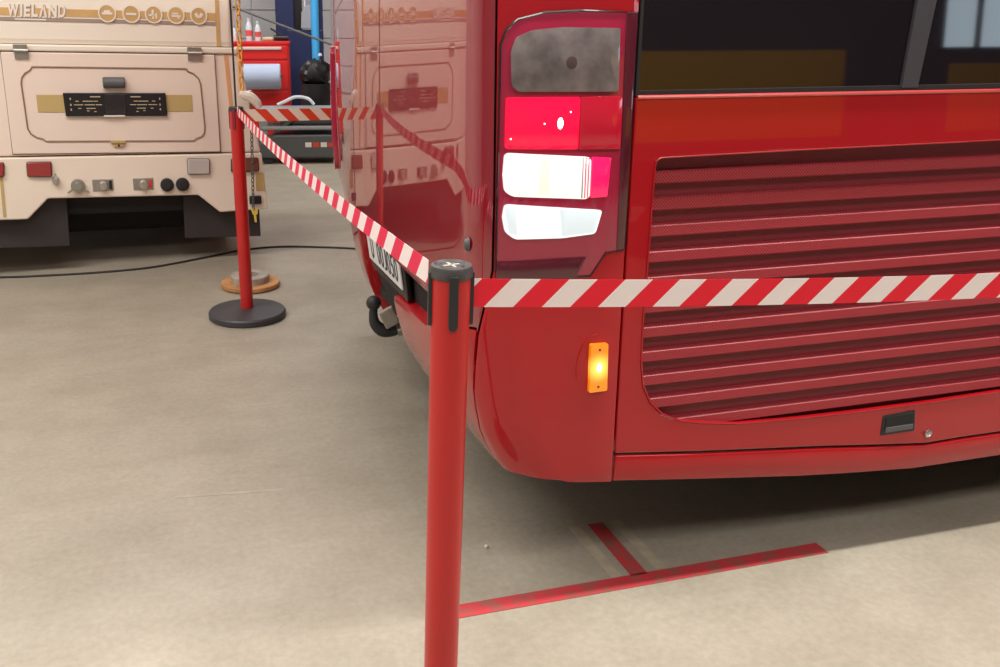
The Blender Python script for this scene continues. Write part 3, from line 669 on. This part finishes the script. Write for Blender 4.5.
for sgn in (-1, 1):
    cx = .11
    for (dx, dz, w, h_) in [(.222, .030, .006, .010), (.222, 0, .006, .010), (.222, -.024, .006, .010), (.10, .040, .05, .005), (.19, .018, .016, .004), (.138, .018, .050, .004), (.10, .018, .022, .004), (.185, .0, .045, .004), (.13, .0, .05, .004), (.085, .0, .030, .004), (.18, -.018, .014, .004), (.125, -.018, .045, .004), (.105, -.034, .012, .004), (.14, -.030, .012, .004)]:
        bm_box(bm, (cx + sgn * dx, -.031, .893 + dz), (w, .002, h_))
bm_obj('holder_marks', bm, M['tan'], hd)['kind'] = 'stuff'
cbox('holder_centre', .055, .160, .846, .945, -.034, -.029, M['black_gloss'], hd, .003)
cbox('holder_label', .045, .150, .832, .840, -.0335, -.029, M['decal'], hd, .001)
bm = bmesh.new(); bm_lathe(bm, [(0, .055), (.024, .055), (.028, .050), (.028, -.050), (.024, -.055), (0, -.055)], 20, Matrix.Translation((.108, -.030, 1.003)) @ Matrix.Rotation(R(90), 4, 'Y')); bm_obj('plate_lamp', bm, M['grey_plastic'], ht, True)
for (x0, x1) in ((-.354, -.289), (.489, .563)):
    hg = cbox('hinge', x0, x1, 1.116, 1.152, -.024, -.012, M['zinc'], cr, .002)
    cbox('hinge_leaf', x0 - .002, x1 - .002, 1.160, 1.184, -.031, -.018, M['zinc'], hg, .002)
    bm = bmesh.new(); bm_tube(bm, [(x0, -.030, 1.156), (x1, -.030, 1.156)], .007, 10); bm_obj('hinge_pin', bm, M['chrome'], hg, True)
lt = cbox('hatch_latch', .068, .145, .696, .710, -.030, -.014, M['gold2'], ht, .002)
cbox('latch_plate', .082, .132, .676, .697, -.024, -.012, M['gold2'], lt, .002)
lathe('keyhole', [(0, .003), (.006, .002), (.006, 0)], M['ink'], lt, 10, Matrix.Translation((.108, -.024, .684)) @ Matrix.Rotation(R(90), 4, 'X'))
# gold band, name and round badges on the upper body
UY = .002
cbox('gold_band', -1.23, .643, 1.316, 1.354, UY, .012, M['gold'], cr, .001)
cbox('taupe_band', -1.23, .643, 1.294, 1.310, UY, .012, M['taupe'], cr, .001)
cbox('white_line', -1.23, .643, 1.3095, 1.3155, UY - .001, .012, M['decal'], cr, 0)
lx = -.368
for ch, lw in zip('WIEL\u039bND', (.052, .010, .029, .029, .037, .038, .034)):
    for nm_, dx, dz, dy, mm in (('brand_letter', 0, 0, -.001, M['decal']), ('letter_shadow', .004, -.003, .0008, M['taupe'])):
        text_mesh(nm_, ch, .1, mm, cr, Matrix(((1, .12, 0, lx + dx), (0, 0, -1, UY + dy), (0, 1, 0, 1.313 + dz), (0, 0, 0, 1))), .002, fit=(lw, .060), offset=.004)
    lx += lw + .0065
cbox('small_print', -.335, -.190, 1.298, 1.304, UY - .001, .012, M['decal'], cr, 0)
for i, bx in enumerate((.102, .219, .330, .442, .558)):
    mt = Matrix.Translation((bx, UY + .002, 1.339)) @ Matrix.Rotation(R(90), 4, 'X')
    bd_ = lathe('round_badge', [(0, .0055), (.0375, .0055), (.0375, .0045)], M['gold2'], cr, 28, mt); bd_.data.materials[0] = M['gold']
    lathe('badge_ring', [(.0375, .003), (.0375, .0075), (.0440, .0075), (.0440, .003)], M['decal'], bd_, 28, mt)
    bm = bmesh.new()
    if i < 2: bm_box(bm, (bx, UY - .004, 1.338), (.050, .003, .011)); 
    if i == 0: bm_box(bm, (bx, UY - .004, 1.348), (.030, .003, .010))
    if i == 2:
        bm_box(bm, (bx - .004, UY - .004, 1.340), (.010, .003, .044)); bm_box(bm, (bx - .010, UY - .004, 1.335), (.030, .003, .009)); bm_box(bm, (bx + .012, UY - .004, 1.333), (.009, .003, .026))
    if i == 3:
        bm_box(bm, (bx, UY - .004, 1.334), (.046, .003, .010)); bm_box(bm, (bx - .004, UY - .004, 1.346), (.030, .003, .008)); bm_box(bm, (bx + .012, UY - .004, 1.326), (.012, .003, .010))
    if i == 4:
        for q in (-.012, .012): bm_box(bm, (bx + q, UY - .004, 1.342), (.016, .003, .018), Matrix.Rotation(R(30 if q > 0 else -30), 3, 'Y'))
        bm_box(bm, (bx, UY - .004, 1.332), (.022, .003, .010))
    bm_obj('badge_pictogram', bm, M['decal'], bd_)
cbox('edge_stripe', .645, .664, 1.190, 2.4, UY, .012, M['gold'], cr, 0)
prism('edge_stripe', [(.680, 1.146), (.700, 1.146), (.720, .860), (.738, .640), (.718, .640), (.700, .860)], 'y', -.003, .002, M['orange'], cr, 0)
prism('edge_stripe', [(-.490, .575), (-.474, .575), (-.482, .325), (-.498, .325)], 'y', -.014, -.011, M['gold2'], cr, 0)
# lamps and connectors on the rear bumper
def lamp(name, poly, m, rim, label):
    o = prism(name, round_poly(poly, .008), 'y', -.030, -.012, m, cr, .004, True); o['label'] = label
    bm = bmesh.new(); bm_tube(bm, [(p[0], -.020, p[1]) for p in round_poly(poly, .008)], .004, 6, closed=True); bm_obj('lamp_rim', bm, rim, o, True)
lamp('rear_lamp', [(-.353, .605), (-.236, .604), (-.240, .530), (-.356, .534)], M['lamp_red'], M['black'], 'red rectangular rear lamp')
lamp('rear_lamp', [(-.560, .605), (-.463, .605), (-.470, .538), (-.566, .538)], M['lamp_red'], M['black'], 'dark red rear lamp at the bumper end')
lamp('rear_lamp', [(.459, .605), (.577, .602), (.574, .522), (.460, .524)], M['lamp_clear'], M['grey_plastic'], 'clear reversing lamp')
lamp('rear_lamp', [(.698, .600), (.843, .602), (.847, .532), (.695, .530)], M['lamp_brown'], M['black'], 'dark brown side reflector')
cbox('reflector_patch', .829, .879, .418, .519, -.016, -.011, M['gold2'], cr, .001)
cbox('socket_bracket', .790, .858, .345, .392, -.030, -.012, M['black'], cr, .006)
def knob(x, z, r, m, d=.03, label=None, name='connector_cap'):
    o = lathe(name, [(0, d), (r * .55, d), (r * .6, d * .8), (r * .92, d * .75), (r, d * .6), (r, 0), (0, 0)], m, cr, 20, Matrix.Translation((x, -.012, z)) @ Matrix.Rotation(R(90), 4, 'X'))
    if label: o['label'] = label
    return o
knob(-.222, .510, .020, M['chrome'], label='small steel knob'); cbox('knob_stem', -.226, -.218, .520, .545, -.020, -.012, M['chrome'], cr, .001)
k1 = knob(-.115, .478, .036, M['zinc'], .035, 'round steel cap with lever')
box('cap_lever', (-.150, -.030, .455), (.045, .008, .010), M['zinc'], k1, .002, Matrix.Rotation(R(-35), 3, 'Y')); box('cap_lever', (-.080, -.030, .455), (.045, .008, .010), M['zinc'], k1, .002, Matrix.Rotation(R(35), 3, 'Y'))
for bx, mm in ((.012, M['black']), (.220, M['wred'])):
    p = cbox('socket_plate', bx - .054, bx + .052, .444, .508, -.016, -.011, M['zinc'], cr, .002)
    lathe('socket_knob', [(0, .035), (.018, .034), (.026, .02), (.026, 0)], M['chrome'], p, 18, Matrix.Translation((bx, -.014, .474)) @ Matrix.Rotation(R(90), 4, 'X'))
    cbox('socket_tag', bx + .030, bx + .046, .452, .500, -.019, -.015, mm, p, .001)
knob(.344, .468, .036, M['rubber'], label='round black socket cap'); knob(.426, .468, .036, M['rubber'], label='round black socket cap')
# mud flaps, underbody, wheels
prism('mud_flap', [(-.80, .150), (-.188, .140), (-.178, .50), (-.79, .50)], 'y', .050, .062, M['flap'], cr, .002)
prism('mud_flap', [(.430, .152), (.862, .142), (.850, .50), (.432, .50)], 'y', .050, .062, M['flap'], cr, .002)
cbox('chassis', -1.10, .67, .36, .66, .30, 3.5, M['dark'], cr, .01)
cbox('under_shade_block', -.24, .48, .135, .38, .40, 1.3, M['dark'], cr, .03)  # added dark block, stands in for the shade between the mud flaps
cbox('tow_beam', -.20, .45, .30, .42, .10, .16, M['dark'], cr, .01)
for x in (-1.05, .66):
    for y in (.95, 3.0):
        w = empty('wheel', parent=cr); w.location = (x, y, .335 + (x * math.tan(R(1.3))))
        lathe('tyre', [(.18, -.10), (.29, -.105), (.325, -.09), (.332, 0), (.325, .09), (.29, .105), (.18, .10)], M['rubber'], w, 32, Matrix.Rotation(R(90), 4, 'Y'))
        lathe('rim', [(0, -.05), (.18, -.09), (.18, .09), (0, .05)], M['zinc'], w, 24, Matrix.Rotation(R(90), 4, 'Y'))

# ---- chains
def chain(name, a, b, r, w, m, label, sag=(0, 0, 0), cat='chain', tail=None):
    a, b = Vector(a), Vector(b); n = max(2, int((b - a).length / (w * 1.35))); bm = bmesh.new(); d = (b - a).normalized()
    px = d.orthogonal().normalized(); py = d.cross(px)
    for i in range(n + 1):
        f = i / n; c = a.lerp(b, f) + Vector(sag) * 4 * f * (1 - f); s = px if i % 2 else py
        ring = [c + s * (w * .5 * math.cos(2 * math.pi * k / 10)) + d * (w * .85 * math.sin(2 * math.pi * k / 10)) for k in range(10)]
        bm_tube(bm, ring, r, 5, closed=True)
    return bm_obj(name, bm, m, None, True)
c1 = chain('plastic_chain', CM @ Vector((.742, -.09, 1.75)), CM @ Vector((.756, -.09, .985)), .0050, .027, M['chain_y'], '')
tag(c1, 'orange plastic chain hanging down beside the cream camper', 'chain')
cs = tube('rope_end', smooth_path([CM @ Vector(q) for q in ((.752, -.09, .965), (.767, -.09, .948), (.802, -.09, .935), (.835, -.09, .905), (.848, -.09, .880))]), [.014 + .012 * math.sin(3.0 * k / 24) for k in range(25)], M['decal'], None, 8)
tag(cs, 'pale twisted cloth knotted to the end of the orange chain', 'cloth')
q0 = CM @ Vector((.810, -.050, .948)); q1 = CM @ Vector((.806, -.050, .330))
c2 = chain('safety_chain', q0, q1, .0030, .016, M['dgrey'], '')
tag(c2, 'thin dark steel chain hanging from the camper bumper', 'chain')
bx_ = CM @ Vector((.812, -.012, .99))
box('chain_hook', (.806, -.030, .962), (.02, .06, .010), M['zinc'], cr, .004)
box('chain_hook', (.735, -.04, 1.770), (.06, .13, .02), M['zinc'], cr, .004)
kt = empty('key_tag', CM @ Vector((.812, -.050, .325))); kt.rotation_euler = (0, 0, R(18)); tag(kt, 'yellow key tag hanging at the end of the thin dark chain', 'tag')
prism('tag_head', round_poly([(-.020, .0), (.020, .0), (.016, -.034), (-.012, -.034)], .006), 'y', -.003, .003, M['yellow'], kt, .001)
prism('tag_blade', round_poly([(-.006, -.033), (.008, -.033), (.010, -.078), (-.002, -.078)], .002), 'y', -.002, .002, M['yellow'], kt, .0005)

# ------------------------------------------------------------------ things at the back of the hall
# red tool cabinet
tcx = -1.365; TC = empty('tool_cabinet', (tcx, 9.80, 0)); TC.rotation_euler = (0, 0, R(4)); tag(TC, 'red steel tool cabinet with a light grip rail', 'tool cabinet')
box('cabinet_body', (0, .225, .60), (.66, .45, .98), M['tool_red'], TC, .012)
box('cabinet_top', (0, .225, 1.10), (.68, .47, .035), M['tool_red'], TC, .008)
for k, (z0, z1) in enumerate([(.93, 1.075), (.62, .92), (.36, .61), (.13, .35)]):
    dr = box('drawer', (0, -.006, (z0 + z1) / 2), (.62, .02, z1 - z0 - .012), M['tool_red'], TC, .005)
    if k in (0, 3): box('drawer_grip', (.0, -.022, z1 - .028), (.50, .022, .030), M['alu'], dr, .006)
for sx in (-1, 1):
    for sy in (.06, .39): lathe('castor', [(0, -.02), (.055, -.02), (.055, .02), (0, .02)], M['rubber'], TC, 18, Matrix.Translation((sx * .27, sy, .055)) @ Matrix.Rotation(R(90), 4, 'Y'))
box('castor_plate', (0, .225, .115), (.60, .42, .02), M['dgrey'], TC, .004)
# paper roll in front of the drawers
pr = empty('paper_roll', (tcx + .055, 9.60, .765)); pr.rotation_euler = (0, 0, R(4)); tag(pr, 'roll of blue-grey workshop paper on the front of the tool cabinet', 'paper roll')
lathe('roll', [(.122, -.195), (.130, -.190), (.130, .190), (.122, .195)], M['paper'], pr, 36, Matrix.Rotation(R(90), 4, 'Y'))
lathe('roll_end', [(.022, -.196), (.124, -.196), (.124, .196), (.022, .196), (.022, -.196)], M['paper_end'], pr, 36, Matrix.Rotation(R(90), 4, 'Y'))
for sx in (-1, 1):
    box('roll_bracket', (sx * .205, .085, 0), (.010, .20, .03), M['dgrey'], pr, .003)
tube('roll_spindle', [(-.21, 0, 0), (.21, 0, 0)], .012, M['dgrey'], pr, 10)
# bottles and rags on the cabinet
def bottle(x, y, h, r, cap_m, label, lab=True):
    b = empty('spray_bottle', (x, y, 1.1175)); tag(b, label, 'bottle', 'bottles on the tool cabinet')
    lathe('bottle_body', [(0, 0), (r, .002), (r * 1.0, h * .62), (r * .55, h * .80), (r * .35, h * .86), (r * .35, h * .90), (0, h * .90)], M['clear'], b, 20)
    if lab: lathe('bottle_label', [(r * 1.02, h * .22), (r * 1.02, h * .48)], M['blabel'], b, 20)
    lathe('bottle_cap', [(0, h), (r * .42, h), (r * .45, h * .88), (0, h * .88)], cap_m, b, 16)
bottle(-1.475, 9.93, .235, .036, M['clear'], 'clear bottle with red label on the tool cabinet')
bottle(-1.375, 9.90, .205, .034, M['bcap'], 'clear bottle with pale green cap on the tool cabinet')
bottle(-1.64, 9.95, .16, .030, M['lgrey'], 'short clear bottle without label on the tool cabinet', False)
rg = box('rag', (0, 0, .022), (.12, .10, .044), M['tan'], None, .018); rg.location = (-1.265, 9.88, 1.1175); tag(rg, 'folded tan rag on the red tool cabinet', 'rag')
gr = empty('grease_gun', (-1.13, 10.10, 1.1175)); tag(gr, 'black grease gun lying on the red tool cabinet', 'grease gun')
tube('gun_barrel', [(-.10, 0, .03), (.06, .01, .03)], .028, M['black'], gr, 12); tube('gun_handle', [(.0, 0, .05), (-.08, 0, .10), (-.13, 0, .13)], .010, M['black'], gr, 8)
# grey wall tiles behind the bench
HI = HALL.inverted()
tp = HI @ Vector((-1.765, 11.2, 1.335))
for i in range(7):
    for j in range(6):
        x = tp.x - 1.0 + i * .335; z = .62 + j * .335
        box('wall_tile', (x, YB - .010, z), (.323, .020, .323), M['tile'], w_back, .003)
# blue lift column with slot and control box
bc = HALL.to_3x3(); 
LC = empty('lift_column', (-1.05, 10.62, 0)); LC.rotation_euler = (0, 0, R(6)); tag(LC, 'navy blue lift column with a black slot', 'lift column')
box('column_left', (-.105, 0, 1.6), (.21, .26, 3.2), M['navy'], LC, .01)
box('column_slot', (.045, .05, 1.9), (.10, .16, 2.6), M['black'], LC, .0)
box('column_foot', (.12, -.02, .62), (.42, .24, 1.22), M['navy'], LC, .01)
box('column_right', (.285, .02, 1.6), (.09, .24, 3.2), M['navy'], LC, .01)
box('foot_plate', (.05, 0, .01), (.62, .50, .02), M['navy'], LC, .004)
cb = prism('control_box', [(.075, 1.245), (.20, 1.245), (.20, 1.50), (.14, 1.49), (.085, 1.42)], 'y', -.16, -.04, M['lgrey'], LC, .006)
tube('control_conduit', [(.125, -.09, 1.48), (.13, -.09, 1.62), (.125, -.09, 1.95)], .012, M['clear'], cb, 8)
tube('lift_ram', [(.235, -.16, .86), (.235, -.16, 3.0)], .045, M['sky_pipe'], LC, 20)['label'] = 'light blue round pipe'
bm = bmesh.new(); bm_box(bm, (.235, -.10, .90), (.10, .14, .08)); bm_box(bm, (.235, -.10, 2.4), (.10, .14, .06)); bm_obj('ram_bracket', bm, M['black'], LC, bevel=.004)
# black bin with crumpled sack in front of the column
bn = empty('waste_bin', (-.735, 9.55, 0)); tag(bn, 'black waste bin with a bunched sack at the foot of the column', 'bin')
lathe('bin_drum', [(0, 0), (.15, 0), (.165, .70), (.158, .70), (.145, .02), (0, .02)], M['black'], bn, 28)
def crumple():
    bm = bmesh.new(); bmesh.ops.create_icosphere(bm, subdivisions=3, radius=.16)
    for v in bm.verts:
        v.co *= 1 + .18 * math.sin(v.co.x * 60 + v.co.z * 35) * math.cos(v.co.y * 50 + v.co.z * 20); v.co.z = v.co.z * .9 + .80
    return bm_obj('bin_sack', bm, M['black'], bn, True)
crumple()
lathe('bin_lid_knob', [(0, .03), (.02, .02), (.02, 0)], M['wmark'], bn, 12, Matrix.Translation((.06, -.12, .98)))
# pale air hose loop lying near the tape
ah = tube('air_hose', smooth_path([(-1.06, 8.78, .541), (-.98, 8.79, .575), (-.88, 8.80, .615), (-.76, 8.80, .600), (-.70, 8.80, .541)]), .016, M['clear'], None, 8)
# dark rods from upper left to lower right
a0, a1 = Vector((-1.369, 8.9, 1.414)), Vector((-0.556, 8.6, 1.127))
rd = tube('hose_boom', [a0 + (a0 - a1) * 1.2, a0, a1, a1 + (a1 - a0) * .15], .011, M['grey_plastic'], None, 8); rd.name = 'hose_boom'
tag(rd, 'thin grey pole slanting down in front of the wall tiles', 'pole')
# low grey jack / lift platform
JK = empty('trolley_jack', (-.86, 8.75, 0)); JK.rotation_euler = (0, 0, R(4)); tag(JK, 'low dark grey workshop trolley jack with warning label', 'jack')
prism('jack_body', round_poly([(-.42, .10), (-.36, .06), (.75, .06), (.75, .28), (-.22, .28), (-.36, .20)], .03), 'y', -.22, .22, M['dgrey'], JK, .015)
box('jack_rail', (.20, -.02, .345), (1.1, .40, .035), M['mgrey'], JK, .010)
box('jack_beam', (.30, .02, .420), (.95, .30, .10), M['dgrey'], JK, .015)
box('jack_plate', (.20, -.02, .500), (1.15, .42, .045), M['mgrey'], JK, .010)
prism('jack_arm', [(-.36, .18), (-.30, .18), (-.28, .47), (-.37, .47)], 'y', -.20, -.14, M['mgrey'], JK, .008)
prism('jack_arm', [(-.24, .30), (-.18, .30), (.02, .46), (-.04, .46)], 'y', -.20, -.14, M['dgrey'], JK, .008)
for k in range(4): box('warning_stripe', (.10 + k * .075, -.2215, .185), (.060, .004, .045), M['wmark'] if k % 2 == 0 else M['wred'], JK, 0)
for x in (-.30, .60):
    for y in (-.16, .16): lathe('jack_wheel', [(0, -.025), (.06, -.025), (.06, .025), (0, .025)], M['rubber'], JK, 18, Matrix.Translation((x, y, .06)) @ Matrix.Rotation(R(90), 4, 'X'))
ah.parent = None; tag(ah, 'pale air hose lying over the low grey jack', 'hose')

# ------------------------------------------------------------------ yellow boards behind the camera (mirrored in the bus)
for (x0, x1, z1, lab) in [(3.30, 5.65, 1.86, 'dark workbench with tall yellow back board'), (6.95, 9.4, 1.72, 'dark workbench with lower yellow back board under the windows')]:
    wb = empty('workbench', mtx=HALL @ Matrix.Translation(((x0 + x1) / 2, -5.2, 0))); tag(wb, lab, 'workbench', 'workbenches behind the camera'); w = x1 - x0
    box('bench_top', (0, -.25, .90), (w, .60, .05), M['dgrey'], wb, .005)
    box('back_board', (0, -.53, (1.04 + z1) / 2), (w, .04, z1 - 1.04), M['yboard'], wb, .005)
    for sx in (-1, 1): box('bench_pedestal', (sx * (w / 2 - .3), -.25, .4375), (.55, .52, .875), M['black'], wb, .006)
    for sx in (-1, 1): box('board_post', (sx * (w / 2 - .1), -.56, .70), (.05, .03, 1.4), M['dgrey'], wb, .003)
